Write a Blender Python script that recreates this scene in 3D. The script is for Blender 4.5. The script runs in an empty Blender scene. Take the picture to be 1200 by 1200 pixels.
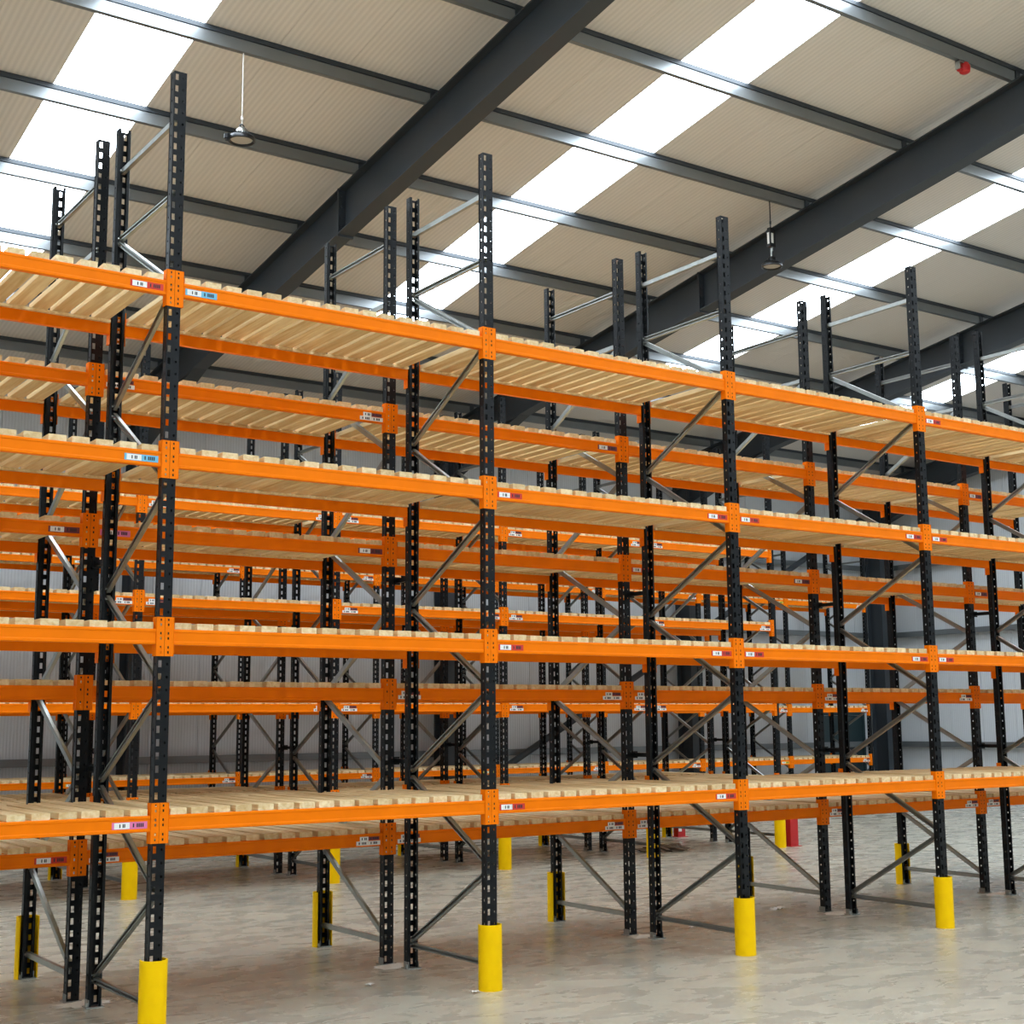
import bpy, bmesh, math, random
from mathutils import Vector, Matrix

# ------------------------------------------------------------------ camera, world, exposure
scene = bpy.context.scene
COL = scene.collection
random.seed(7)

YAW, PITCH, ROLL = 0.6026, 0.1496, -0.0081
cy_, sy_ = math.cos(YAW), math.sin(YAW)
cp_, sp_ = math.cos(PITCH), math.sin(PITCH)
fwd = Vector((sy_ * cp_, cy_ * cp_, sp_))
rgt = Vector((cy_, -sy_, 0))
upv = rgt.cross(fwd)
r2 = math.cos(ROLL) * rgt + math.sin(ROLL) * upv
u2 = -math.sin(ROLL) * rgt + math.cos(ROLL) * upv
cam_d = bpy.data.cameras.new('camera')
cam = bpy.data.objects.new('camera', cam_d)
COL.objects.link(cam)
M = Matrix((r2, u2, -fwd)).transposed().to_4x4()
M.translation = Vector((-3.6123, -9.6532, 2.118))
cam.matrix_world = M
cam_d.sensor_width = 36.0
cam_d.lens = 1633.87 / 1200 * 36
cam_d.clip_end = 200
scene.camera = cam

world = bpy.data.worlds.new('world')
scene.world = world
world.use_nodes = True
world.node_tree.nodes['Background'].inputs[0].default_value = (0.72, 0.82, 1.0, 1)
world.node_tree.nodes['Background'].inputs[1].default_value = 1.0

scene.view_settings.view_transform = 'Standard'
scene.view_settings.look = 'None'
scene.view_settings.exposure = 0.0
scene.view_settings.gamma = 1.0
scene.view_settings.use_curve_mapping = False
scene.cycles.max_bounces = 8
scene.cycles.diffuse_bounces = 5
scene.cycles.glossy_bounces = 4
ROOFLIGHT = 11.4          # daylight radiance of the translucent rooflight sheets

# ------------------------------------------------------------------ materials
def lin(c):
    return tuple(((v / 255) / 12.92 if v / 255 <= 0.04045 else ((v / 255 + 0.055) / 1.055) ** 2.4) for v in c) + (1,)

def mat(name, rgb, rough=0.5, metal=0.0, spec=0.5, var=0.0, scale=6.0, rvar=0.0, coat=0.0):
    m = bpy.data.materials.new(name)
    m.use_nodes = True
    nt = m.node_tree
    b = nt.nodes['Principled BSDF']
    b.inputs['Base Color'].default_value = lin(rgb)
    b.inputs['Roughness'].default_value = rough
    b.inputs['Metallic'].default_value = metal
    b.inputs['Specular IOR Level'].default_value = spec
    if coat:
        b.inputs['Coat Weight'].default_value = coat
        b.inputs['Coat Roughness'].default_value = 0.25
    if var or rvar:
        tc = nt.nodes.new('ShaderNodeTexCoord')
        nz = nt.nodes.new('ShaderNodeTexNoise')
        nz.inputs['Scale'].default_value = scale
        nz.inputs['Detail'].default_value = 5
        nt.links.new(tc.outputs['Object'], nz.inputs['Vector'])
        if var:
            mr = nt.nodes.new('ShaderNodeMapRange')
            mr.inputs[1].default_value, mr.inputs[2].default_value = 0.3, 0.7
            mr.inputs[3].default_value, mr.inputs[4].default_value = 1 - var, 1 + var
            nt.links.new(nz.outputs['Fac'], mr.inputs[0])
            hs = nt.nodes.new('ShaderNodeHueSaturation')
            hs.inputs['Color'].default_value = lin(rgb)
            nt.links.new(mr.outputs[0], hs.inputs['Value'])
            nt.links.new(hs.outputs[0], b.inputs['Base Color'])
        if rvar:
            mr2 = nt.nodes.new('ShaderNodeMapRange')
            mr2.inputs[3].default_value, mr2.inputs[4].default_value = rough - rvar, rough + rvar
            nt.links.new(nz.outputs['Fac'], mr2.inputs[0])
            nt.links.new(mr2.outputs[0], b.inputs['Roughness'])
    return m

M_ORANGE = mat('orange_powder_coat', (250, 124, 0), 0.45, spec=0.1, var=0.05, scale=3)
M_POST = mat('dark_slate_coat', (17, 19, 21), 0.36, spec=0.22, var=0.12, scale=5)
M_GALV = mat('galvanised_steel', (168, 170, 166), 0.38, metal=0.95, var=0.1, scale=9, rvar=0.06)
M_GUARD = mat('yellow_guard_plastic', (255, 204, 0), 0.5, spec=0.1, var=0.04, scale=12)
M_RED = mat('red_paint', (190, 22, 24), 0.4, var=0.05)
M_STEEL = mat('charcoal_structural_steel', (52, 58, 64), 0.5, var=0.06, scale=2)
M_PURLIN = mat('galvanised_purlin', (128, 132, 134), 0.34, metal=0.55, var=0.06, scale=2, rvar=0.06)
M_WHITE = mat('white_label_paper', (240, 238, 232), 0.6)
M_INK = mat('label_ink', (45, 42, 50), 0.6)
M_PINK = mat('pink_label_paper', (232, 120, 170), 0.6)
M_REDL = mat('red_label_paper', (214, 52, 36), 0.6)
M_BLUE = mat('blue_label_paper', (110, 185, 215), 0.6)
M_MAROON = mat('maroon_label_paper', (120, 48, 56), 0.6)
M_YELL = mat('yellow_label_paper', (225, 205, 60), 0.6)
M_BLACK = mat('black_enamel', (22, 23, 25), 0.35)
M_DIFF = mat('lamp_diffuser', (188, 182, 172), 0.35)
M_DUST = mat('concrete_dust', (236, 230, 218), 0.9, var=0.06, scale=30)
M_BROWN = mat('brown_wrap', (104, 84, 66), 0.7, var=0.25, scale=18)
M_DOOR = mat('dark_teal_door_paint', (34, 52, 56), 0.45)
M_GROUTED = mat('dark_tread', (30, 28, 26), 0.8)

def wood():
    m = bpy.data.materials.new('pale_pine')
    m.use_nodes = True
    nt = m.node_tree
    b = nt.nodes['Principled BSDF']
    b.inputs['Roughness'].default_value = 0.62
    b.inputs['Specular IOR Level'].default_value = 0.3
    tc = nt.nodes.new('ShaderNodeTexCoord')
    oi = nt.nodes.new('ShaderNodeObjectInfo')
    add = nt.nodes.new('ShaderNodeVectorMath'); add.operation = 'MULTIPLY_ADD'
    mp = nt.nodes.new('ShaderNodeMapping')
    mp.inputs['Scale'].default_value = (26, 1.6, 26)
    sh = nt.nodes.new('ShaderNodeVectorMath'); sh.operation = 'SCALE'
    cb = nt.nodes.new('ShaderNodeCombineXYZ')
    nt.links.new(oi.outputs['Random'], cb.inputs[0])
    nt.links.new(oi.outputs['Random'], cb.inputs[1])
    nt.links.new(oi.outputs['Random'], cb.inputs[2])
    sh.inputs['Scale'].default_value = 37.0
    nt.links.new(cb.outputs[0], sh.inputs[0])
    ad = nt.nodes.new('ShaderNodeVectorMath'); ad.operation = 'ADD'
    nt.links.new(tc.outputs['Object'], ad.inputs[0])
    nt.links.new(sh.outputs[0], ad.inputs[1])
    nt.links.new(ad.outputs[0], mp.inputs['Vector'])
    nz = nt.nodes.new('ShaderNodeTexNoise')
    nz.inputs['Scale'].default_value = 1.0
    nz.inputs['Detail'].default_value = 4
    nz.inputs['Distortion'].default_value = 0.6
    nt.links.new(mp.outputs[0], nz.inputs['Vector'])
    r1 = nt.nodes.new('ShaderNodeValToRGB')
    r1.color_ramp.elements[0].position = 0.3
    r1.color_ramp.elements[1].position = 0.72
    r1.color_ramp.elements[0].color = lin((222, 190, 136))
    r1.color_ramp.elements[1].color = lin((248, 230, 188))
    nt.links.new(nz.outputs['Fac'], r1.inputs[0])
    # each board its own tone
    r2_ = nt.nodes.new('ShaderNodeValToRGB')
    r2_.color_ramp.elements[0].color = (0.80, 0.74, 0.66, 1)
    r2_.color_ramp.elements[1].color = (1.04, 1.02, 1.0, 1)
    nt.links.new(oi.outputs['Random'], r2_.inputs[0])
    mx = nt.nodes.new('ShaderNodeMix'); mx.data_type = 'RGBA'; mx.blend_type = 'MULTIPLY'
    mx.inputs[0].default_value = 1.0
    nt.links.new(r1.outputs[0], mx.inputs[6])
    nt.links.new(r2_.outputs[0], mx.inputs[7])
    # knots
    vo = nt.nodes.new('ShaderNodeTexVoronoi')
    vo.inputs['Scale'].default_value = 2.3
    nt.links.new(ad.outputs[0], vo.inputs['Vector'])
    kr = nt.nodes.new('ShaderNodeMapRange')
    kr.inputs[1].default_value, kr.inputs[2].default_value = 0.02, 0.055
    kr.inputs[3].default_value, kr.inputs[4].default_value = 0.55, 0.0
    nt.links.new(vo.outputs['Distance'], kr.inputs[0])
    mk = nt.nodes.new('ShaderNodeMix'); mk.data_type = 'RGBA'
    nt.links.new(kr.outputs[0], mk.inputs[0])
    nt.links.new(mx.outputs[2], mk.inputs[6])
    mk.inputs[7].default_value = lin((120, 80, 45))
    nt.links.new(mk.outputs[2], b.inputs['Base Color'])
    return m
M_WOOD = wood()

def ribbed(name, rgb, pitch, axis, depth=0.35, rough=0.45, contrast=0.06):
    """painted sheet with fine pressed ribs: bump across `axis`"""
    m = bpy.data.materials.new(name)
    m.use_nodes = True
    nt = m.node_tree
    b = nt.nodes['Principled BSDF']
    b.inputs['Roughness'].default_value = rough
    tc = nt.nodes.new('ShaderNodeTexCoord')
    gp = nt.nodes.new('ShaderNodeNewGeometry')
    wv = nt.nodes.new('ShaderNodeTexWave')
    wv.wave_type = 'BANDS'
    wv.bands_direction = axis
    wv.wave_profile = 'SIN'
    wv.inputs['Scale'].default_value = 2 * math.pi / pitch / 20.0
    nt.links.new(gp.outputs['Position'], wv.inputs['Vector'])
    bp = nt.nodes.new('ShaderNodeBump')
    bp.inputs['Strength'].default_value = depth
    bp.inputs['Distance'].default_value = 0.006
    nt.links.new(wv.outputs['Fac'], bp.inputs['Height'])
    nt.links.new(bp.outputs[0], b.inputs['Normal'])
    mr = nt.nodes.new('ShaderNodeMapRange')
    mr.inputs[3].default_value, mr.inputs[4].default_value = 1 - contrast, 1 + contrast
    nt.links.new(wv.outputs['Fac'], mr.inputs[0])
    hs = nt.nodes.new('ShaderNodeHueSaturation')
    hs.inputs['Color'].default_value = lin(rgb)
    nt.links.new(mr.outputs[0], hs.inputs['Value'])
    nt.links.new(hs.outputs[0], b.inputs['Base Color'])
    return m
M_LINER = ribbed('roof_liner_sheet', (221, 214, 207), 0.075, 'X')
M_CLAD_X = ribbed('wall_cladding_sheet', (204, 207, 210), 0.06, 'X', 0.5)
M_CLAD_Y = ribbed('gable_cladding_sheet', (212, 215, 218), 0.06, 'Y', 0.5)

def floor_mat():
    m = bpy.data.materials.new('power_floated_concrete')
    m.use_nodes = True
    nt = m.node_tree
    b = nt.nodes['Principled BSDF']
    gp = nt.nodes.new('ShaderNodeNewGeometry')
    def noise(scale, detail, dist=0.0, vec=None, rough=0.55):
        n = nt.nodes.new('ShaderNodeTexNoise')
        n.inputs['Scale'].default_value = scale
        n.inputs['Detail'].default_value = detail
        n.inputs['Distortion'].default_value = dist
        n.inputs['Roughness'].default_value = rough
        nt.links.new(vec if vec else gp.outputs['Position'], n.inputs['Vector'])
        return n
    n1 = noise(0.55, 6, 0.8)
    mp = nt.nodes.new('ShaderNodeMapping')
    mp.inputs['Rotation'].default_value = (0, 0, 0.5)
    mp.inputs['Scale'].default_value = (0.9, 1.7, 1)
    nt.links.new(gp.outputs['Position'], mp.inputs['Vector'])
    n2 = noise(2.2, 9, 0.5, mp.outputs[0], 0.6)
    n3 = noise(38, 3)
    r = nt.nodes.new('ShaderNodeValToRGB')
    r.color_ramp.elements[0].position, r.color_ramp.elements[1].position = 0.22, 0.76
    r.color_ramp.elements[0].color = lin((150, 146, 136))
    r.color_ramp.elements[1].color = lin((204, 197, 176))
    mxf = nt.nodes.new('ShaderNodeMath'); mxf.operation = 'MULTIPLY_ADD'
    mxf.inputs[1].default_value = 0.5
    nt.links.new(n1.outputs['Fac'], mxf.inputs[0])
    sc2 = nt.nodes.new('ShaderNodeMath'); sc2.operation = 'MULTIPLY'; sc2.inputs[1].default_value = 0.5
    nt.links.new(n2.outputs['Fac'], sc2.inputs[0])
    nt.links.new(sc2.outputs[0], mxf.inputs[2])
    nt.links.new(mxf.outputs[0], r.inputs[0])
    hs = nt.nodes.new('ShaderNodeHueSaturation')
    mr = nt.nodes.new('ShaderNodeMapRange')
    mr.inputs[1].default_value, mr.inputs[2].default_value = 0.3, 0.7
    mr.inputs[3].default_value, mr.inputs[4].default_value = 0.93, 1.06
    nt.links.new(n3.outputs['Fac'], mr.inputs[0])
    nt.links.new(mr.outputs[0], hs.inputs['Value'])
    nt.links.new(r.outputs[0], hs.inputs['Color'])
    # dark scuff veins
    n4 = noise(0.55, 9, 1.2, mp.outputs[0], 0.6)
    v = nt.nodes.new('ShaderNodeMath'); v.operation = 'SUBTRACT'; v.inputs[1].default_value = 0.5
    nt.links.new(n4.outputs['Fac'], v.inputs[0])
    va = nt.nodes.new('ShaderNodeMath'); va.operation = 'ABSOLUTE'
    nt.links.new(v.outputs[0], va.inputs[0])
    vr = nt.nodes.new('ShaderNodeMapRange')
    vr.inputs[1].default_value, vr.inputs[2].default_value = 0.0, 0.02
    vr.inputs[3].default_value, vr.inputs[4].default_value = 0.2, 0.0
    nt.links.new(va.outputs[0], vr.inputs[0])
    mk = nt.nodes.new('ShaderNodeMix'); mk.data_type = 'RGBA'
    nt.links.new(vr.outputs[0], mk.inputs[0])
    nt.links.new(hs.outputs[0], mk.inputs[6])
    mk.inputs[7].default_value = lin((96, 92, 86))
    nt.links.new(mk.outputs[2], b.inputs['Base Color'])
    rr = nt.nodes.new('ShaderNodeMapRange')
    rr.inputs[1].default_value, rr.inputs[2].default_value = 0.3, 0.7
    rr.inputs[3].default_value, rr.inputs[4].default_value = 0.2, 0.36
    nt.links.new(n2.outputs['Fac'], rr.inputs[0])
    nt.links.new(rr.outputs[0], b.inputs['Roughness'])
    bp = nt.nodes.new('ShaderNodeBump')
    bp.inputs['Strength'].default_value = 0.12
    bp.inputs['Distance'].default_value = 0.01
    nt.links.new(n2.outputs['Fac'], bp.inputs['Height'])
    nt.links.new(bp.outputs[0], b.inputs['Normal'])
    return m
M_FLOOR = floor_mat()

def sky_sheet():
    m = bpy.data.materials.new('daylit_rooflight_sheet')
    m.use_nodes = True
    nt = m.node_tree
    b = nt.nodes['Principled BSDF']
    b.inputs['Base Color'].default_value = (0.8, 0.8, 0.8, 1)
    b.inputs['Roughness'].default_value = 0.5
    b.inputs['Emission Color'].default_value = (0.87, 1.0, 1.12, 1)
    b.inputs['Emission Strength'].default_value = ROOFLIGHT
    return m
M_SKYL = sky_sheet()

# ------------------------------------------------------------------ mesh helpers
class MB:
    def __init__(self):
        self.v, self.f, self.mi = [], [], []
    def box(self, x0, x1, y0, y1, z0, z1, mi=0):
        n = len(self.v)
        self.v += [(x0, y0, z0), (x1, y0, z0), (x1, y1, z0), (x0, y1, z0), (x0, y0, z1), (x1, y0, z1), (x1, y1, z1), (x0, y1, z1)]
        self.f += [(n, n + 3, n + 2, n + 1), (n + 4, n + 5, n + 6, n + 7), (n, n + 1, n + 5, n + 4), (n + 1, n + 2, n + 6, n + 5), (n + 2, n + 3, n + 7, n + 6), (n + 3, n, n + 4, n + 7)]
        self.mi += [mi] * 6
        return self
    def prism(self, prof, axis, a, b, mi=0):
        """closed 2-D profile swept along axis from a to b; profile coords are the two other axes in order"""
        n, k = len(self.v), len(prof)
        for t in (a, b):
            for p, q in prof:
                self.v.append({'x': (t, p, q), 'y': (p, t, q), 'z': (p, q, t)}[axis])
        for i in range(k):
            j = (i + 1) % k
            self.f.append((n + i, n + j, n + k + j, n + k + i))
        self.f.append(tuple(n + i for i in reversed(range(k))))
        self.f.append(tuple(n + k + i for i in range(k)))
        self.mi += [mi] * (k + 2)
        return self
    def cyl(self, c, r, h, seg=16, axis='z', r1=None, mi=0):
        r1 = r if r1 is None else r1
        n = len(self.v)
        for t, rr in ((0, r), (h, r1)):
            for i in range(seg):
                a = 2 * math.pi * i / seg
                p, q = rr * math.cos(a), rr * math.sin(a)
                d = {'z': (p, q, t), 'x': (t, p, q), 'y': (p, t, q)}[axis]
                self.v.append((c[0] + d[0], c[1] + d[1], c[2] + d[2]))
        for i in range(seg):
            j = (i + 1) % seg
            self.f.append((n + i, n + j, n + seg + j, n + seg + i))
        self.f.append(tuple(n + i for i in reversed(range(seg))))
        self.f.append(tuple(n + seg + i for i in range(seg)))
        self.mi += [mi] * (seg + 2)
        return self
    def lathe(self, prof, seg=24, c=(0, 0, 0), mi=0):
        n, k = len(self.v), len(prof)
        for r, z in prof:
            for i in range(seg):
                a = 2 * math.pi * i / seg
                self.v.append((c[0] + r * math.cos(a), c[1] + r * math.sin(a), c[2] + z))
        for s in range(k - 1):
            for i in range(seg):
                j = (i + 1) % seg
                self.f.append((n + s * seg + i, n + s * seg + j, n + (s + 1) * seg + j, n + (s + 1) * seg + i))
                self.mi.append(mi)
        return self
    def quad(self, a, b, c, d, mi=0):
        n = len(self.v)
        self.v += [a, b, c, d]
        self.f.append((n, n + 1, n + 2, n + 3))
        self.mi.append(mi)
        return self
    def mesh(self, name, mats, smooth=False, recalc=True, solid=0.0, merge=False):
        me = bpy.data.meshes.new(name)
        me.from_pydata(self.v, [], self.f)
        for m in (mats if isinstance(mats, (list, tuple)) else [mats]):
            me.materials.append(m)
        me.polygons.foreach_set('material_index', self.mi)
        bm = bmesh.new()
        bm.from_mesh(me)
        if merge:
            bmesh.ops.remove_doubles(bm, verts=bm.verts, dist=1e-5)
        if recalc:
            bmesh.ops.recalc_face_normals(bm, faces=bm.faces)
        if solid:
            bmesh.ops.solidify(bm, geom=bm.faces[:], thickness=solid)
        if smooth:
            for f in bm.faces:
                f.smooth = True
        bm.to_mesh(me)
        bm.free()
        if smooth:
            me.set_sharp_from_angle(angle=math.radians(40))
        me.update()
        return me

def put(name, me, parent=None, loc=(0, 0, 0), rz=0.0, rot=None, scale=None):
    o = bpy.data.objects.new(name, me)
    COL.objects.link(o)
    o.parent = parent
    o.location = loc
    o.rotation_euler = rot if rot else (0, 0, rz)
    if scale:
        o.scale = scale
    return o

def tag(o, label, cat, group=None, kind=None):
    o['label'] = label
    o['category'] = cat
    if group:
        o['group'] = group
    if kind:
        o['kind'] = kind
    return o

def root(name, loc, label, cat, group=None, kind=None):
    return tag(put(name, None, None, loc), label, cat, group, kind)

# ------------------------------------------------------------------ building shell
SL = 0.147                     # fall of the roof towards the back wall
Z_LIN, Z_RT, Z_RB = 11.2, 10.965, 10.28     # liner, rafter top, rafter bottom at y = 0
RIDGE = -7.0
WY, WX = 16.75, 27.05          # inner faces of back wall and gable wall
WL, WF = -16.0, -30.5          # wall left of the camera, wall behind the camera
BAY = 7.0
FRAMES_X = [5.45 + BAY * k for k in range(-3, 4)]     # -15.55 ... 26.45
def roof_z(z0, y):
    return z0 - SL * (y if y >= RIDGE else 2 * RIDGE - y)

fl = put('floor', MB().box(WL - .3, WX + .3, WF - .3, WY + .3, -0.3, 0).mesh('floor', M_FLOOR))
tag(fl, 'grey power floated concrete warehouse floor with scuffs', 'floor', kind='structure')

# walls: vertical cladding sheets, horizontal rails
def wall(name, label, fixed, lo, hi, axis, out, matl, top, rails=True):
    w = root(name, (0, 0, 0), label, 'wall', kind='structure')
    t = lo
    while t < hi - 1e-3:
        e = min(t + 1.0, hi)
        mb = MB()
        a0, a1 = t + .004, e - .004
        d0, d1 = (fixed, fixed + .06) if out > 0 else (fixed - .06, fixed)
        z0, z1 = top(a0), top(a1)
        n = len(mb.v)
        if axis == 'x':
            mb.v += [(a0, d0, 0), (a1, d0, 0), (a1, d1, 0), (a0, d1, 0), (a0, d0, z0), (a1, d0, z1), (a1, d1, z1), (a0, d1, z0)]
        else:
            mb.v += [(d0, a0, 0), (d1, a0, 0), (d1, a1, 0), (d0, a1, 0), (d0, a0, z0), (d1, a0, z0), (d1, a1, z1), (d0, a1, z1)]
        mb.f += [(0, 3, 2, 1), (4, 5, 6, 7), (0, 1, 5, 4), (1, 2, 6, 5), (2, 3, 7, 6), (3, 0, 4, 7)]
        mb.mi += [0] * 6
        put('cladding_sheet', mb.mesh('cladding_sheet', matl), w)
        t = e
    bk = MB()
    d = fixed + out * .10
    if axis == 'x':
        bk.box(lo - .3, hi + .3, min(fixed + out * .07, d + out * .1), max(fixed + out * .07, d + out * .1), 0, 14)
    else:
        bk.box(min(fixed + out * .07, d + out * .1), max(fixed + out * .07, d + out * .1), lo - .3, hi + .3, 0, 14)
    put('outer_skin', bk.mesh('outer_skin', M_STEEL), w)
    if rails:
        for z in (1.45, 4.4, 6.25):
            if z > min(top(lo), top(hi)) - .3:
                continue
            p0, p1 = (fixed - .17, fixed - .005) if out > 0 else (fixed + .005, fixed + .17)
            r = MB()
            if axis == 'x':
                prof = [(p0, z + .07), (p0, z - .07), (p0 + .02, z - .07), (p0 + .02, z + .05), (p1, z + .05), (p1, z + .07)]
                r.prism(prof, 'x', lo, hi)
            else:
                prof = [(p0, z + .07), (p0, z - .07), (p0 + .02, z - .07), (p0 + .02, z + .05), (p1, z + .05), (p1, z + .07)]
                r.prism(prof, 'y', lo, hi)
            put('rail', r.mesh('rail', M_PURLIN), w)
    return w

wall('wall_back', 'pale grey ribbed cladding wall with horizontal rails behind the racks', WY, WL, WX, 'x', 1, M_CLAD_X, lambda x: roof_z(Z_LIN, WY) + .02)
wall('wall_right', 'pale grey ribbed gable wall with horizontal rails at the racks far end', WX, WF, WY, 'y', 1, M_CLAD_Y, lambda y: roof_z(Z_LIN, y) + .02)
wall('wall_left', 'pale grey ribbed gable wall outside the view', WL, WF, WY, 'y', -1, M_CLAD_Y, lambda y: roof_z(Z_LIN, y) + .02, rails=False)
wall('wall_front', 'pale grey ribbed cladding wall behind the viewer', WF, WL, WX, 'x', -1, M_CLAD_X, lambda x: roof_z(Z_LIN, WF) + .02, rails=False)

# roof: liner sheets, translucent rooflights, purlins
ceil = root('ceiling', (0, 0, 0), 'pale ribbed roof liner sheets on galvanised purlins', 'ceiling', kind='structure')
STRIPS = [(1.06 + BAY * k, 2.26 + BAY * k) for k in range(-2, 4)]
def sloped(x0, x1, ya, yb, z0, th):
    """slab in the roof plane, underside at z0 (z at y=0)"""
    mb = MB()
    za, zb = roof_z(z0, ya), roof_z(z0, yb)
    mb.v += [(x0, ya, za), (x1, ya, za), (x1, yb, zb), (x0, yb, zb), (x0, ya, za + th), (x1, ya, za + th), (x1, yb, zb + th), (x0, yb, zb + th)]
    mb.f += [(0, 3, 2, 1), (4, 5, 6, 7), (0, 1, 5, 4), (1, 2, 6, 5), (2, 3, 7, 6), (3, 0, 4, 7)]
    mb.mi += [0] * 6
    return mb
edges = [WL - .1]
for a, b in STRIPS:
    edges += [a, b]
edges.append(WX + .1)
for i in range(0, len(edges), 2):
    a, b = edges[i], edges[i + 1]
    n = max(1, round((b - a) / 1.0))
    for k in range(n):
        s0, s1 = a + (b - a) * k / n, a + (b - a) * (k + 1) / n
        for ya, yb in ((RIDGE, WY + .1), (WF - .1, RIDGE)):
            put('liner_sheet', sloped(s0 + .002, s1 - .002, ya, yb, Z_LIN, .05).mesh('liner_sheet', M_LINER), ceil)
put('outer_skin', sloped(WL - .3, WX + .3, RIDGE, WY + .3, Z_LIN + .12, .05).mesh('outer_skin', M_STEEL), ceil)
put('outer_skin', sloped(WL - .3, WX + .3, WF - .3, RIDGE, Z_LIN + .12, .05).mesh('outer_skin', M_STEEL), ceil)
PUR_Y = [5.28 + 1.985 * k for k in range(-6, 6)]
def purlin_prof(y):
    z = roof_z(Z_LIN, y)
    d = .225
    # sigma section: top flange to the back, stepped web, bottom flange to the back
    return [(y + .065, z - .004), (y + .012, z - .004), (y + .012, z - .06), (y, z - .075), (y, z - d), (y + .068, z - d), (y + .068, z - d + .018),
            (y + .064, z - d + .018), (y + .064, z - d + .004), (y + .004, z - d + .004), (y + .004, z - .077), (y + .016, z - .062), (y + .016, z - .008), (y + .065, z - .008)]
for y in PUR_Y:
    put('purlin', MB().prism(purlin_prof(y), 'x', WL, WX).mesh('purlin', M_PURLIN), ceil)
    z = roof_z(Z_LIN, y)
    put('purlin_top_strip', MB().box(WL, WX, y - .012, y + .008, z - .066, z - .004).mesh('purlin_top_strip', M_STEEL), ceil)  # dark strip along the upper edge of each purlin
for y in [RIDGE * 2 - q for q in PUR_Y if q > RIDGE + .5]:
    if y > WF:
        put('purlin', MB().prism(purlin_prof(y), 'x', WL, WX).mesh('purlin', M_PURLIN), ceil)
wn = 0
for a, b in STRIPS:
    for ya, yb in ((RIDGE + .6, 13.2), (WF + 1.2, RIDGE - .6)):
        wn += 1
        w = put('window_%d' % wn, sloped(a + .004, b - .004, ya, yb, Z_LIN + .01, .02).mesh('rooflight', M_SKYL))
        side = 'back' if ya > RIDGE else 'front'
        tag(w, 'translucent white rooflight strip, number %d from the left on the %s roof slope' % ((wn + 1) // 2, side), 'rooflight', kind='structure')
        # closing pieces at strip ends
        for p0, p1 in ((ya - .6, ya), (yb, yb + 3.6)):
            q0, q1 = (max(p0, RIDGE), min(p1, WY + .1)) if ya > RIDGE else (max(p0, WF - .1), min(p1, RIDGE))
            if q1 - q0 > .02:
                put('liner_sheet', sloped(a + .002, b - .002, q0, q1, Z_LIN, .05).mesh('liner_sheet', M_LINER), ceil)

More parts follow.
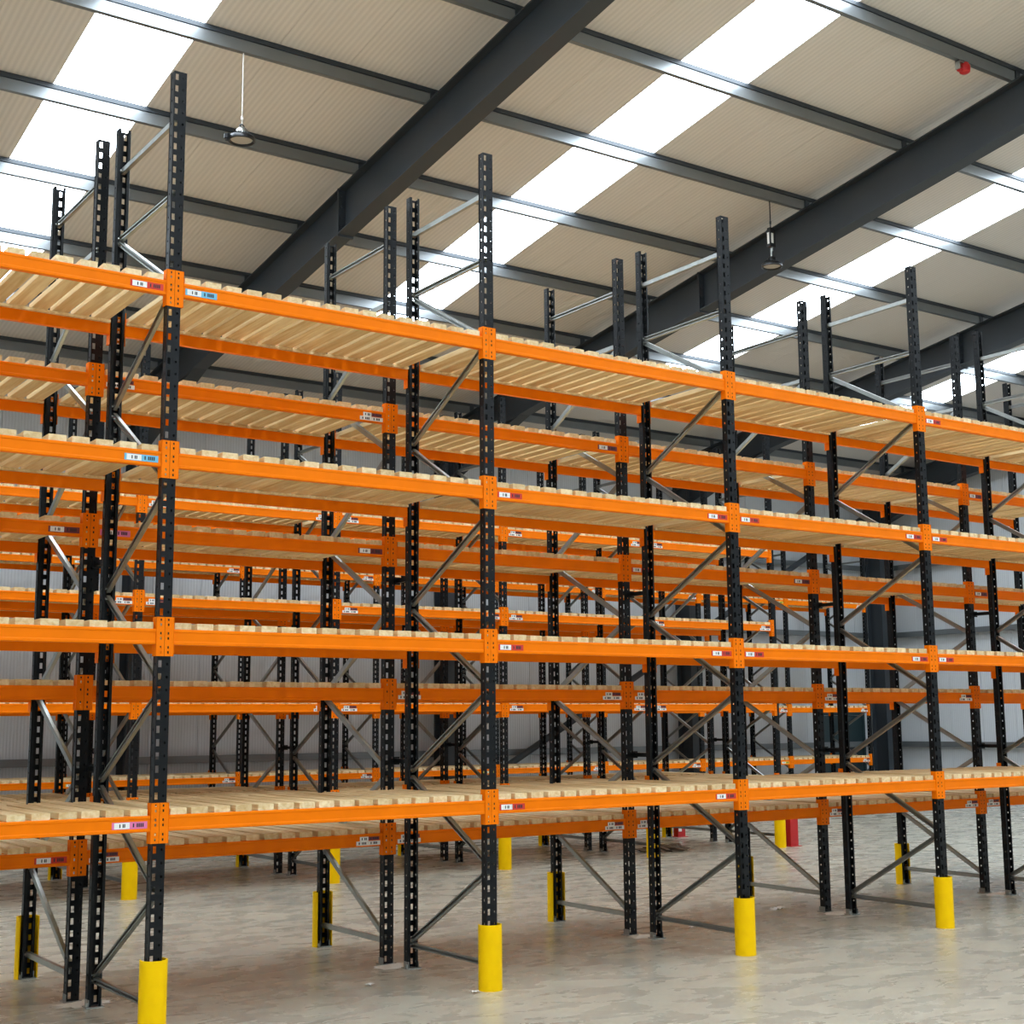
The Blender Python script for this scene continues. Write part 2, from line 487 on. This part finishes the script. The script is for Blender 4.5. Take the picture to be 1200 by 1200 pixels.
# portal frames
def ibeam(w, h, tf, tw):
    a, b = w / 2, tw / 2
    return [(-a, 0), (a, 0), (a, tf), (b, tf), (b, h - tf), (a, h - tf), (a, h), (-a, h), (-a, h - tf), (-b, h - tf), (-b, tf), (-a, tf)]
ORD = ['first', 'second', 'third', 'fourth', 'fifth', 'sixth', 'seventh', 'eighth', 'ninth']
vis = 0
for X in FRAMES_X:
    vis_lab = {5.45: 'charcoal steel portal frame rising over the middle of the first two racks',
               12.45: 'charcoal steel portal frame crossing above the high bay lamp with a driver box',
               19.45: 'charcoal steel portal frame low behind the rack tops, before the gable frame',
               26.45: 'charcoal steel portal frame against the far gable wall'}.get(round(X, 2), 'charcoal steel portal frame outside the view')
    pf = root('portal_frame', (X, 0, 0), vis_lab, 'steel frame', 'portal frames', 'structure')
    h = Z_RT - Z_RB
    for ya, yb in ((RIDGE, 16.6), (WF + .2, RIDGE)):
        mb = MB()
        prof = ibeam(.25, h, .022, .016)
        n, k = 0, len(prof)
        for y in (ya, yb):
            for p, q in prof:
                mb.v.append((p, y, roof_z(Z_RB, y) + q))
        for i in range(k):
            j = (i + 1) % k
            mb.f.append((i, j, k + j, k + i))
        mb.f += [tuple(range(k)), tuple(k + i for i in reversed(range(k)))]
        mb.mi += [0] * (k + 2)
        put('rafter', mb.mesh('rafter', M_STEEL), pf)
    # haunch under the eaves end
    mb = MB()
    y0, y1 = 13.2, 16.1
    za, zb = roof_z(Z_RB, y0), roof_z(Z_RB, y1)
    for x0, x1, dz in ((-.008, .008, 0),):
        n = len(mb.v)
        mb.v += [(x0, y0, za), (x1, y0, za), (x0, y1, zb), (x1, y1, zb), (x0, y1, zb - .55), (x1, y1, zb - .55)]
        mb.f += [(n, n + 2, n + 4), (n + 1, n + 5, n + 3), (n, n + 1, n + 3, n + 2), (n, n + 4, n + 5, n + 1), (n + 2, n + 3, n + 5, n + 4)]
        mb.mi += [0] * 5
    n = len(mb.v)
    for x0, x1 in ((-.125, .125),):
        mb.v += [(x0, y0, za), (x1, y0, za), (x1, y1, zb - .55), (x0, y1, zb - .55), (x0, y0, za + .02), (x1, y0, za + .02), (x1, y1, zb - .53), (x0, y1, zb - .53)]
        mb.f += [(n, n + 3, n + 2, n + 1), (n + 4, n + 5, n + 6, n + 7), (n, n + 1, n + 5, n + 4), (n + 1, n + 2, n + 6, n + 5), (n + 2, n + 3, n + 7, n + 6), (n + 3, n, n + 4, n + 7)]
        mb.mi += [0] * 6
    put('haunch', mb.mesh('haunch', M_STEEL), pf)
    for yc, s in ((16.3, 1), (WF + .5, -1)):
        mb = MB()
        prof = [(p, yc + q - .26) for p, q in ibeam(.26, .52, .022, .014)]
        mb.prism(prof, 'z', 0, roof_z(Z_RB, yc) + .3)
        put('column', mb.mesh('column', M_STEEL), pf)
    # bolted splice plates and cleats
    for y in (7.75, -.2):
        zb = roof_z(Z_RB, y)
        mb = MB().box(-.125, .125, y - .02, y + .02, zb - .03, zb + h + .01)
        for zz in (.12, .26, .42, .56):
            for sx in (-.07, .07):
                mb.cyl((sx, y - .04, zb + zz), .018, .08, 6, 'y')
        put('splice_plate', mb.mesh('splice_plate', M_STEEL), pf)
    for y in PUR_Y:
        if y > RIDGE:
            z = roof_z(Z_RT, y)
            put('cleat', MB().box(-.05, .05, y - .012, y - .002, z, z + .19).mesh('cleat', M_STEEL), pf)

# diagonal wall bracing
for k, (xa, za, xb, zb) in enumerate(((12.6, .35, 19.3, 3.95), (19.6, 4.1, 26.3, 7.75))):
    L = math.hypot(xb - xa, zb - za)
    mb = MB().cyl((0, 0, 0), .075, L - .3, 14, 'x').box(-.15, .12, -.01, .01, -.06, .06).box(L - .42, L - .15, -.01, .01, -.06, .06)
    o = put('trim_%d' % (k + 1), mb.mesh('wall_brace', M_STEEL, smooth=True), None, (xa + .15 * (xb - xa) / L, 16.36, za + .15 * (zb - za) / L), rot=(0, -math.atan2(zb - za, xb - xa), 0))
    tag(o, ['dark tubular brace rising on the back wall from low beside a column', 'dark tubular brace on the back wall reaching up to the eaves'][k], 'wall brace', kind='structure')

# personnel door in the back wall
d = root('door_1', (25.3, WY, 0), 'dark teal double fire exit door in the back wall', 'door', kind='structure')
for s in (-1, 1):
    lf = put('door_leaf', MB().box(min(.01 * s, .74 * s), max(.01 * s, .74 * s), -.07, -.02, .02, 2.22).mesh('door_leaf', M_DOOR), d)
    put('push_bar', MB().box(min(.1 * s, .66 * s), max(.1 * s, .66 * s), -.16, -.12, 1.0, 1.05).box(min(.1 * s, .16 * s), max(.1 * s, .16 * s), -.13, -.06, .98, 1.08).box(min(.6 * s, .66 * s), max(.6 * s, .66 * s), -.13, -.06, .98, 1.08).mesh('push_bar', M_GALV), lf)
put('door_frame', MB().box(-.84, -.75, -.09, -.004, 0, 2.32).box(.75, .84, -.09, -.004, 0, 2.32).box(-.75, .75, -.09, -.004, 2.23, 2.32).mesh('door_frame', M_DOOR), d)

# ------------------------------------------------------------------ racking
D = 1.32                   # frame depth
H = 7.03
PITCH_X = 2.8
PW = 0.1                   # upright width

def post_mesh():
    mb = MB()
    cell = .0925
    n = int(H / cell)
    def strip(xs, zs_holes, fn):
        for i in range(n):
            zb = i * cell
            zt = zb + cell if i < n - 1 else H
            zcuts = [zb, zb + .0215, zb + .0365, zb + .054, zb + .071, zt]
            for a in range(len(xs) - 1):
                hole = zs_holes.get(a)
                for c in range(5):
                    if hole and c in hole:
                        continue
                    p0, p1 = fn(xs[a]), fn(xs[a + 1])
                    mb.quad((p0[0], p0[1], zcuts[c]), (p1[0], p1[1], zcuts[c]), (p1[0], p1[1], zcuts[c + 1]), (p0[0], p0[1], zcuts[c + 1]))
    # front face: long slots left, small holes right
    strip([-.05, -.039, -.015, .018, .033, .05], {1: (1, 2, 3), 3: (2,)}, lambda t: (t, 0))
    for s in (-1, 1):
        strip([0, .028, .042, .07], {1: (2,)}, lambda t, s=s: (s * .05, t))
        for i in range(1):
            mb.quad((s * .05, .07, 0), (s * .03, .07, 0), (s * .03, .07, H), (s * .05, .07, H))
    return mb.mesh('upright', M_POST, recalc=True, solid=.0035, merge=True)
ME_POST = post_mesh()
ME_FOOT = MB().box(-.07, .07, -.01, .1, 0, .008).box(-.052, -.047, .0, .085, .008, .06).box(.047, .052, .0, .085, .008, .06).cyl((.062, .07, .008), .012, .03, 6).mesh('foot_plate', M_GALV)

def brace_mesh(L, flip):
    """lipped channel along y; its open side towards -x, or +x when flipped"""
    w, t, dp, lip = .046, .003, .032, .012
    k = -1 if flip else 1
    def bx(x0, x1, z0, z1):
        mb.box(min(k * x0, k * x1), max(k * x0, k * x1), 0, L, z0, z1)
    mb = MB()
    bx(dp / 2 - t, dp / 2, -w / 2, w / 2)
    bx(-dp / 2, dp / 2, w / 2 - t, w / 2)
    bx(-dp / 2, dp / 2, -w / 2, -w / 2 + t)
    bx(-dp / 2, -dp / 2 + t, w / 2 - lip, w / 2)
    bx(-dp / 2, -dp / 2 + t, -w / 2, -w / 2 + lip)
    for y in (.02, L - .02):
        mb.cyl((-.03, y, 0), .009, .06, 6, 'x')
    return mb.mesh('brace', M_GALV)
Y0B, Y1B = .05, D - .05
NODES = [(1, .20), (0, .95), (1, 1.67), (0, 2.39), (1, 3.15), (0, 3.86), (1, 4.63), (0, 5.35), (1, 6.08)]
HORIZ = [.20, 6.08, 6.67]
_bm = {}
def brace_for(L, flip=False):
    k = (round(L, 2), flip)
    if k not in _bm:
        _bm[k] = brace_mesh(L, flip)
    return _bm[k]

BEAM_H0, BEAM_H1 = -.058, .054
def beam_mesh():
    prof = [(.004, -.058), (.046, -.058), (.05, -.054), (.05, .05), (.046, .054), (.006, .054), (0, .048), (0, .034), (.004, .029), (.004, -.032), (0, -.038), (0, -.054)]
    return MB().prism(prof, 'x', .058, PITCH_X - .058).mesh('beam', M_ORANGE)
ME_BEAM = beam_mesh()

def conn_mesh(s):
    """end connector for the beam leaving the post towards s; post centre at x=0"""
    mb = MB()
    xs = [.0015, .022, .034, .064]
    zs = [-.14, -.122, -.104, -.086, -.068, -.022, -.004, .014, .032, .076, .094, .112, .128, .14]
    holes = {1, 3, 5, 7, 9, 11}
    for a in range(3):
        for c in range(len(zs) - 1):
            if a == 1 and c in holes:
                continue
            mb.quad((s * xs[a], -.0045, zs[c]), (s * xs[a + 1], -.0045, zs[c]), (s * xs[a + 1], -.0045, zs[c + 1]), (s * xs[a], -.0045, zs[c + 1]))
    mb.quad((s * .064, -.0045, -.14), (s * .064, .055, -.14), (s * .064, .055, .14), (s * .064, -.0045, .14))
    return mb.mesh('connector', M_ORANGE, solid=.004, merge=True)
ME_CONN = {1: conn_mesh(1), -1: conn_mesh(-1)}

def label_mesh(kind):
    """beam label, centred, facing -y; front at y=-.003"""
    mb = MB()
    def marks(x0, x1, z0, z1, mi, n):
        wd = (x1 - x0) / n
        for i in range(n):
            if (i * 7 + 3) % 5 == 0:
                continue
            mb.box(x0 + i * wd + wd * .15, x0 + (i + 1) * wd - wd * .15, -.0038, -.003, z0, z1, mi)
    if kind == 'stack':
        mb.box(-.12, .12, -.003, 0, -.04, -.004, 0)
        mb.box(-.085, .0, -.003, 0, -.004, .035, 0)
        mb.box(.0, .11, -.003, 0, .002, .032, 2)
        marks(-.1, -.02, -.032, -.012, 1, 5)
        marks(.02, .09, -.032, -.012, 1, 5)
        marks(-.07, -.015, .006, .026, 1, 4)
        marks(.015, .1, .01, .026, 1, 6)
    else:
        mb.box(-.125, .125, -.0025, 0, -.024, .024, 2)
        mb.box(-.11, .0, -.003, 0, -.021, .021, 0)
        marks(-.075, -.03, -.012, .012, 1, 4)
        marks(.02, .115, -.012, .014, 1, 7)
    third = {'red': M_REDL, 'pink': M_PINK, 'blue': M_BLUE, 'maroon': M_MAROON, 'stack': M_MAROON, 'yellow': M_YELL}[kind]
    return mb.mesh('label_' + kind, [M_WHITE, M_INK, third])
ME_LAB = {k: label_mesh(k) for k in ('red', 'pink', 'blue', 'maroon', 'stack', 'yellow')}

ME_SLATS = []
for w_, t_ in ((.124, .046), (.127, .047), (.121, .045), (.125, .048)):
    b_ = .003
    a_ = w_ / 2
    L0, L1 = .012, D - .012
    prof = [(-a_ + b_, 0), (a_ - b_, 0), (a_, b_), (a_, t_ - b_), (a_ - b_, t_), (-a_ + b_, t_), (-a_, t_ - b_), (-a_, b_)]
    ME_SLATS.append(MB().prism(prof, 'y', L0, L1).mesh('slat', M_WOOD))
ME_BATTEN = MB().box(.07, PITCH_X - .07, 0, .035, -.022, -.0005).mesh('batten', M_WOOD)
ME_SPACER = MB().box(-.02, .02, 0, .24, -.02, .02).box(-.035, .035, -.004, .004, -.035, .035).box(-.035, .035, .236, .244, -.035, .035).mesh('row_spacer', M_POST)

def guard_mesh():
    mb = MB()
    seg, r0, r1 = 28, .084, .096
    a0, a1 = math.radians(-90 - 122), math.radians(-90 + 122)
    zs = [0, .006, .504, .51]
    n = 0
    ring = []
    for i in range(seg + 1):
        a = a0 + (a1 - a0) * i / seg
        c, s = math.cos(a), math.sin(a)
        ring.append((c, s))
    def V(r, cs, z):
        return (r * cs[0], r * cs[1] + .028, z)
    for i in range(seg):
        p, q = ring[i], ring[i + 1]
        mb.quad(V(r1, p, 0), V(r1, q, 0), V(r1, q, .51), V(r1, p, .51))
        mb.quad(V(r0, p, 0), V(r0, p, .51), V(r0, q, .51), V(r0, q, 0))
        mb.quad(V(r0, p, .51), V(r1, p, .51), V(r1, q, .51), V(r0, q, .51))
        mb.quad(V(r0, p, 0), V(r0, q, 0), V(r1, q, 0), V(r1, p, 0))
    for p in (ring[0], ring[-1]):
        mb.quad(V(r0, p, 0), V(r1, p, 0), V(r1, p, .51), V(r0, p, .51))
    return mb.mesh('column_guard', M_GUARD, smooth=True, merge=True)
ME_GUARD = guard_mesh()

LV = ['lowest', 'second', 'third', 'top']
def build_row(title, where, x0, nb, y_front, facing, levels, seed, labels, spacer=False):
    """facing=-1: aisle side towards the camera; +1: aisle side towards the back wall"""
    rnd = random.Random(seed)
    rk = root('pallet_rack', (x0, y_front, 0), where, 'pallet rack', 'pallet racking rows')
    yin = 0 if facing < 0 else D     # local y of the aisle face
    # world y of local y: front row frame origin at its camera-side face
    for i in range(nb + 1):
        fx = i * PITCH_X
        fr = put('upright_frame', None, rk, (fx, yin, 0), 0 if facing < 0 else math.pi)
        put('upright', ME_POST, fr, (0, 0, .006))
        put('upright', ME_POST, fr, (0, D, .006), math.pi)
        put('foot_plate', ME_FOOT, fr, (0, 0, 0))
        put('foot_plate', ME_FOOT, fr, (0, D, 0), math.pi)
        for z in HORIZ:
            put('brace', brace_for(Y1B - Y0B, z > 6.5), fr, (.0, Y0B, z))
        for (s0, z0), (s1, z1) in zip(NODES[:-1], NODES[1:]):
            dz = z1 - z0 - .06
            L = math.hypot(Y1B - Y0B, dz)
            ang = math.atan2(dz, Y1B - Y0B)
            if s0 == 1:     # rear low -> front high
                put('brace', brace_for(L), fr, (0, Y1B, z0 + .03), rot=(math.pi - ang, 0, 0))
            else:
                put('brace', brace_for(L), fr, (0, Y0B, z0 + .03), rot=(ang, 0, 0))
        if spacer:
            for z in (1.78, 3.42):
                put('row_spacer', ME_SPACER, rk, (fx, D, z))
    # beams: camera side ('c') and far side ('f')
    for b in range(nb):
        for li, z in enumerate(levels):
            for side in ('c', 'f'):
                if side == 'c':
                    bo = put('beam', ME_BEAM, rk, (b * PITCH_X, 0, z))
                else:
                    bo = put('beam', ME_BEAM, rk, ((b + 1) * PITCH_X, D, z), math.pi)
                put('connector', ME_CONN[1], bo, (0, 0, 0))
                put('connector', ME_CONN[-1], bo, (PITCH_X, 0, 0))
                for end, kind in labels(b, li, side):
                    lx = .21 if end == 'l' else PITCH_X - .21
                    if kind == 'stack':
                        lx = .21 if end == 'l' else PITCH_X - .21
                    put('label', ME_LAB[kind], bo, (lx, .001 if kind == 'stack' else .004, -.008 if kind != 'stack' else -.005))
            lab = 'pale timber slat deck, %s level, %s bay of the %s' % (LV[li], ORD[b], title)
            dk = root('slat_deck', (x0 + b * PITCH_X, y_front, z + BEAM_H1), lab, 'deck', 'timber slat decks on the racks')
            put('batten', ME_BATTEN, dk, (0, .056, 0))
            put('batten', ME_BATTEN, dk, (0, D - .091, 0))
            for k in range(16):
                sx = .056 + .084 + .168 * k + rnd.uniform(-.006, .006)
                if k in (0, 15):
                    sx = .056 + .084 + .168 * k + (.004 if k == 0 else -.004)
                put('slat', ME_SLATS[rnd.randrange(4)], dk, (sx, rnd.uniform(-.006, .006), 0), rnd.uniform(-.003, .003))
    return rk

def labA(b, li, side):
    if side == 'f':
        return []
    t = {(0, 3): [('r', 'red')], (1, 3): [('l', 'blue')], (0, 2): [('r', 'blue')], (0, 0): [('r', 'pink')],
         (2, 2): [('l', 'red'), ('r', 'red')], (2, 1): [('l', 'red'), ('r', 'red')], (2, 0): [('l', 'red'), ('r', 'red')],
         (3, 2): [('l', 'red'), ('r', 'red')], (3, 1): [('l', 'red'), ('r', 'red')], (4, 3): [('l', 'red')], (4, 2): [('l', 'red')], (4, 1): [('l', 'red')]}
    return t.get((b, li), [])
def labB(b, li, side):
    if side == 'f':
        return []
    t = {(0, 0): [('r', 'red')], (1, 0): [('l', 'stack'), ('r', 'stack')], (2, 0): [('l', 'stack'), ('r', 'stack')], (3, 0): [('l', 'stack')],
         (4, 0): [('r', 'stack'), ('l', 'stack')], (5, 0): [('l', 'stack')],
         (2, 1): [('l', 'stack'), ('r', 'stack')], (4, 1): [('l', 'stack'), ('r', 'stack')], (3, 1): [('l', 'stack')],
         (0, 2): [('r', 'maroon')], (1, 2): [('l', 'pink'), ('r', 'maroon')], (3, 2): [('l', 'red'), ('r', 'maroon')], (5, 2): [('l', 'maroon')],
         (1, 3): [('l', 'stack'), ('r', 'stack')], (2, 3): [('r', 'maroon')], (5, 3): [('l', 'maroon')]}
    return t.get((b, li), [])
def labC(b, li, side):
    if side == 'f':
        return []
    return [('l', 'stack')] + ([('r', 'stack')] if (b + li) % 2 == 0 else [])
def labD(b, li, side):
    return []
def labE(b, li, side):
    if side == 'f':
        return []
    return [('r', 'stack')] if (b + li) % 3 else [('r', 'yellow')]

RACKS = [
    ('frontmost rack', 'orange and black pallet rack with timber decks, frontmost row on the open floor', -2.8, 6, 0.0, -1, [1.437, 2.744, 4.033, 5.326], 11, labA, True),
    ('second rack', 'orange and black pallet rack standing back to back behind the frontmost row', -2.87, 6, 1.56, 1, [1.09, 2.38, 3.69, 4.95], 12, labB, False),
    ('third rack', 'orange and black pallet rack across the aisle behind the first pair of rows', -.31, 5, 7.58, -1, [1.09, 2.33, 3.68, 4.95], 13, labC, True),
    ('fourth rack', 'orange and black pallet rack back to back behind the third row', -.38, 5, 9.14, 1, [1.09, 2.33, 3.68, 4.95], 14, labD, False),
    ('rearmost rack', 'orange and black pallet rack row standing along the back wall', 1.22, 8, 14.25, -1, [1.13, 2.35, 3.68, 4.92], 15, labE, False),
]
for title, where, x0, nb, yf, facing, lv, seed, lf, sp in RACKS:
    build_row(title, where, x0, nb, yf, facing, lv, seed, lf, sp)

def guard(x, y, back, label):
    g = put('column_guard', ME_GUARD, None, (x, y, 0), math.pi if back else 0)
    tag(g, label, 'column guard', 'yellow guards on the rack uprights')
for i in range(1, 5):
    guard(-2.8 + i * 2.8, 0, False, 'yellow rounded column guard on the %s visible front upright of the frontmost rack' % ORD[i - 1])
for i in range(1, 6):
    guard(-2.87 + i * 2.8, 1.56 + D, True, 'yellow column guard seen from its open back, %s upright of the second rack' % ORD[i - 1])
for i in range(1, 6):
    guard(-.31 + i * 2.8, 7.58, False, 'yellow column guard across the aisle, %s visible upright of the third rack' % ORD[i - 1])
for i in range(1, 6):
    guard(-.38 + i * 2.8, 9.14 + D, True, 'shaded yellow column guard on the %s far upright of the fourth rack' % ORD[i - 1])

# ------------------------------------------------------------------ high bay lamps and beacon
def lamp(loc, top, label, driver):
    t = root('high_bay_lamp', loc, label, 'lamp', 'high bay lamps')
    t.scale = (1.15, 1.15, 1.15)
    rim = MB().lathe([(0, .055), (.05, .055), (.07, .05), (.13, .03), (.142, .012), (.142, -.02), (.13, -.026), (.118, -.02), (.112, -.006)], 28).mesh('lamp_housing', M_BLACK, smooth=True)
    hs = put('lamp_housing', rim, t)
    put('diffuser', MB().lathe([(0, -.012), (.06, -.011), (.113, -.006), (.113, -.002), (0, -.002)], 28).mesh('diffuser', M_DIFF, smooth=True), t)
    fins = MB()
    for i in range(18):
        a = 2 * math.pi * i / 18
        c, s = math.cos(a), math.sin(a)
        n = len(fins.v)
        for r, z in ((.055, .05), (.135, .02), (.135, .032), (.055, .078)):
            for w in (-.003, .003):
                fins.v.append((r * c - w * s, r * s + w * c, z))
        fins.f += [(n, n + 2, n + 4, n + 6), (n + 1, n + 7, n + 5, n + 3), (n, n + 1, n + 3, n + 2), (n + 2, n + 3, n + 5, n + 4), (n + 4, n + 5, n + 7, n + 6), (n + 6, n + 7, n + 1, n)]
        fins.mi += [0] * 6
    put('cooling_fins', fins.mesh('cooling_fins', M_BLACK), t)
    put('driver_cap', MB().lathe([(0, .12), (.045, .118), (.06, .1), (.06, .055), (0, .055)], 20).mesh('driver_cap', M_GALV if not driver else M_BLACK, smooth=True), t)
    hk = .155
    if driver:
        put('hook', MB().box(-.006, .006, -.012, .012, .12, .26).box(-.006, .006, -.03, -.012, .2, .26).mesh('hook', M_GALV), t)
        put('driver_box', MB().box(-.05, .05, -.035, .035, .26, .5).box(-.04, .04, -.028, .028, .5, .53).mesh('driver_box', M_BLACK), t)
        put('driver_label', MB().box(-.054, -.05, -.02, .015, .3, .46).box(-.03, .01, -.039, -.035, .31, .45).mesh('driver_label', M_WHITE), t)
        hk = .53
    else:
        ring = MB()
        for i in range(12):
            a = 2 * math.pi * i / 12
            ring.box(.022 * math.cos(a) - .006, .022 * math.cos(a) + .006, -.005, .005, .142 + .022 * math.sin(a) - .006, .142 + .022 * math.sin(a) + .006)
        put('hook', ring.mesh('hook', M_BLACK), t)
        put('sensor', MB().cyl((-.165, 0, -.03), .03, .05, 14).cyl((-.165, 0, -.045), .02, .015, 14).box(-.165, -.12, -.008, .008, -.012, .004).mesh('sensor', M_BLACK), t)
    put('suspension_cable', MB().cyl((0, 0, hk), .005 if not driver else .008, (top - loc[2]) / 1.15 - hk, 8).cyl((0, 0, hk + .06), .013, .04, 8).mesh('suspension_cable', M_WHITE if not driver else M_BLACK), t)
zb5 = roof_z(Z_LIN, 5.31) - .225
lamp((2.77, 5.31, 9.09), zb5, 'round black high bay lamp on a pale cable near the left rooflight', False)
lamp((11.65, 5.31, 9.14), zb5, 'black high bay lamp with a driver box hanging in front of a steel rafter', True)

yb_ = PUR_Y[4]
zb_ = roof_z(Z_LIN, yb_) - .225
bc = root('alarm_beacon', (11.33, yb_ + .02, zb_ - .09), 'small red alarm sounder fixed under a roof purlin', 'alarm')
bc.scale = (1.15, 1.15, 1.15)
put('sounder', MB().lathe([(0, -.06), (.04, -.06), (.06, -.045), (.066, 0), (.066, .03), (.05, .05), (.05, .06), (0, .06)], 20).mesh('sounder', M_RED, smooth=True), bc)
put('bracket', MB().box(-.13, -.02, -.03, .03, .045, .06).box(-.13, -.115, -.03, .03, -.04, .06).mesh('bracket', M_GALV), bc)
put('lens', MB().cyl((-.11, 0, -.035), .03, .04, 12, 'x').mesh('lens', M_RED, smooth=True), bc)

# ------------------------------------------------------------------ small things on the floor
def blob(name, r, n, h, seed, m):
    rnd = random.Random(seed)
    mb = MB()
    ring = []
    for i in range(n):
        a = 2 * math.pi * i / n
        rr = r * rnd.uniform(.55, 1.15)
        ring.append((rr * math.cos(a), rr * math.sin(a) * .7))
    k = len(mb.v)
    mb.v.append((0, 0, h))
    for p in ring:
        mb.v.append((p[0] * .6, p[1] * .6, h * rnd.uniform(.4, .9)))
    for p in ring:
        mb.v.append((p[0], p[1], .0005))
    for i in range(n):
        j = (i + 1) % n
        mb.f += [(0, 1 + i, 1 + j), (1 + i, 1 + n + i, 1 + n + j, 1 + j)]
        mb.mi += [0, 0]
    mb.f.append(tuple(1 + n + i for i in reversed(range(n))))
    mb.mi.append(0)
    return mb.mesh(name, m, smooth=True)
for i in range(5):
    o = put('drilling_dust', blob('drilling_dust', .24, 19, .007, 40 + i, M_DUST), None, (-.03 + 2.8 * i, 1.44, .0), random.uniform(-.3, .3))
    tag(o, 'pale drilling dust around the paired rear feet at the %s frame of the frontmost rack' % ORD[i], 'dust', 'drilling dust at the rack feet', 'stuff')

def scrap(name, loc, sx, sy, rz, m, label, cat, seed):
    rnd = random.Random(seed)
    mb = MB()
    nx, ny = 6, 4
    for lay in (0, 1):
        for i in range(nx + 1):
            for j in range(ny + 1):
                x, y = (i / nx - .5) * sx, (j / ny - .5) * sy
                z = .004 + abs(math.sin(i * 1.7 + seed)) * .018 + rnd.uniform(0, .004)
                mb.v.append((x + (rnd.uniform(-.006, .006) if lay == 0 else 0), y, z - lay * .002))
    N = (nx + 1) * (ny + 1)
    for i in range(nx):
        for j in range(ny):
            a = i * (ny + 1) + j
            q = (a, a + ny + 1, a + ny + 2, a + 1)
            mb.f += [q, tuple(N + k for k in reversed(q))]
            mb.mi += [0, 0]
    return tag(put(name, mb.mesh(name, m, recalc=False), None, loc, rz), label, cat)
scrap('paper_scrap', (8.05, 2.06, 0), .22, .1, .2, M_WHITE, 'torn white paper scrap on the floor beside the third upright guard', 'paper', 3)
scrap('paper_scrap', (2.1, .75, 0), .1, .05, .6, M_WHITE, 'small white paper scrap on the floor below the second bay', 'paper', 5)
scrap('paper_scrap', (2.62, -.02, 0), .08, .04, -.2, M_WHITE, 'tiny white paper chip beside the second front guard', 'paper', 8)
scrap('paper_scrap', (6.3, 1.55, 0), .06, .04, -.5, M_WHITE, 'tiny white paper chip lying behind the second rack legs', 'paper', 9)

rw = random.Random(21)
bm = bmesh.new()
bmesh.ops.create_icosphere(bm, subdivisions=4, radius=1)
for v in bm.verts:
    c = v.co.copy()
    k = 1 + .22 * math.sin(7 * c.x + 3 * c.y) * math.sin(5 * c.y - 4 * c.z) + .16 * math.sin(13 * c.x + 9 * c.z) + rw.uniform(-.05, .05)
    v.co = Vector((c.x * .38 * k, c.y * .2 * k, max(-.02, c.z * .085 * k) + .02))
me = bpy.data.meshes.new('crumpled_wrap')
bm.to_mesh(me)
bm.free()
me.materials.append(M_BROWN)
tag(put('crumpled_wrap', me, None, (11.75, 8.35, 0), -.3), 'crumpled brown wrapping heap on the floor under the third rack', 'wrapping')

rb = root('end_barrier', (14.02, 7.66, 0), 'red floor barrier beside the yellow guard ending the third rack', 'barrier')
put('barrier_plate', MB().prism([(-.09, -.06), (.09, -.06), (.09, .06), (.06, .06), (.06, -.03), (-.06, -.03), (-.06, .06), (-.09, .06)], 'z', .01, .52).mesh('barrier_plate', M_RED), rb)
put('base_plate', MB().box(-.13, .13, -.1, .1, 0, .01).mesh('base_plate', M_RED), rb)
rb2 = root('end_barrier', (13.85, 10.35, 0), 'red floor barrier at the end of the fourth rack with a white notice', 'barrier')
put('barrier_plate', MB().prism([(-.09, -.06), (.09, -.06), (.09, .06), (.06, .06), (.06, -.03), (-.06, -.03), (-.06, .06), (-.09, .06)], 'z', .01, .52).mesh('barrier_plate', M_RED), rb2)
put('notice', MB().box(-.075, .0, -.066, -.061, .1, .42).mesh('notice', M_WHITE), rb2)
put('base_plate', MB().box(-.13, .13, -.1, .1, 0, .01).mesh('base_plate', M_RED), rb2)
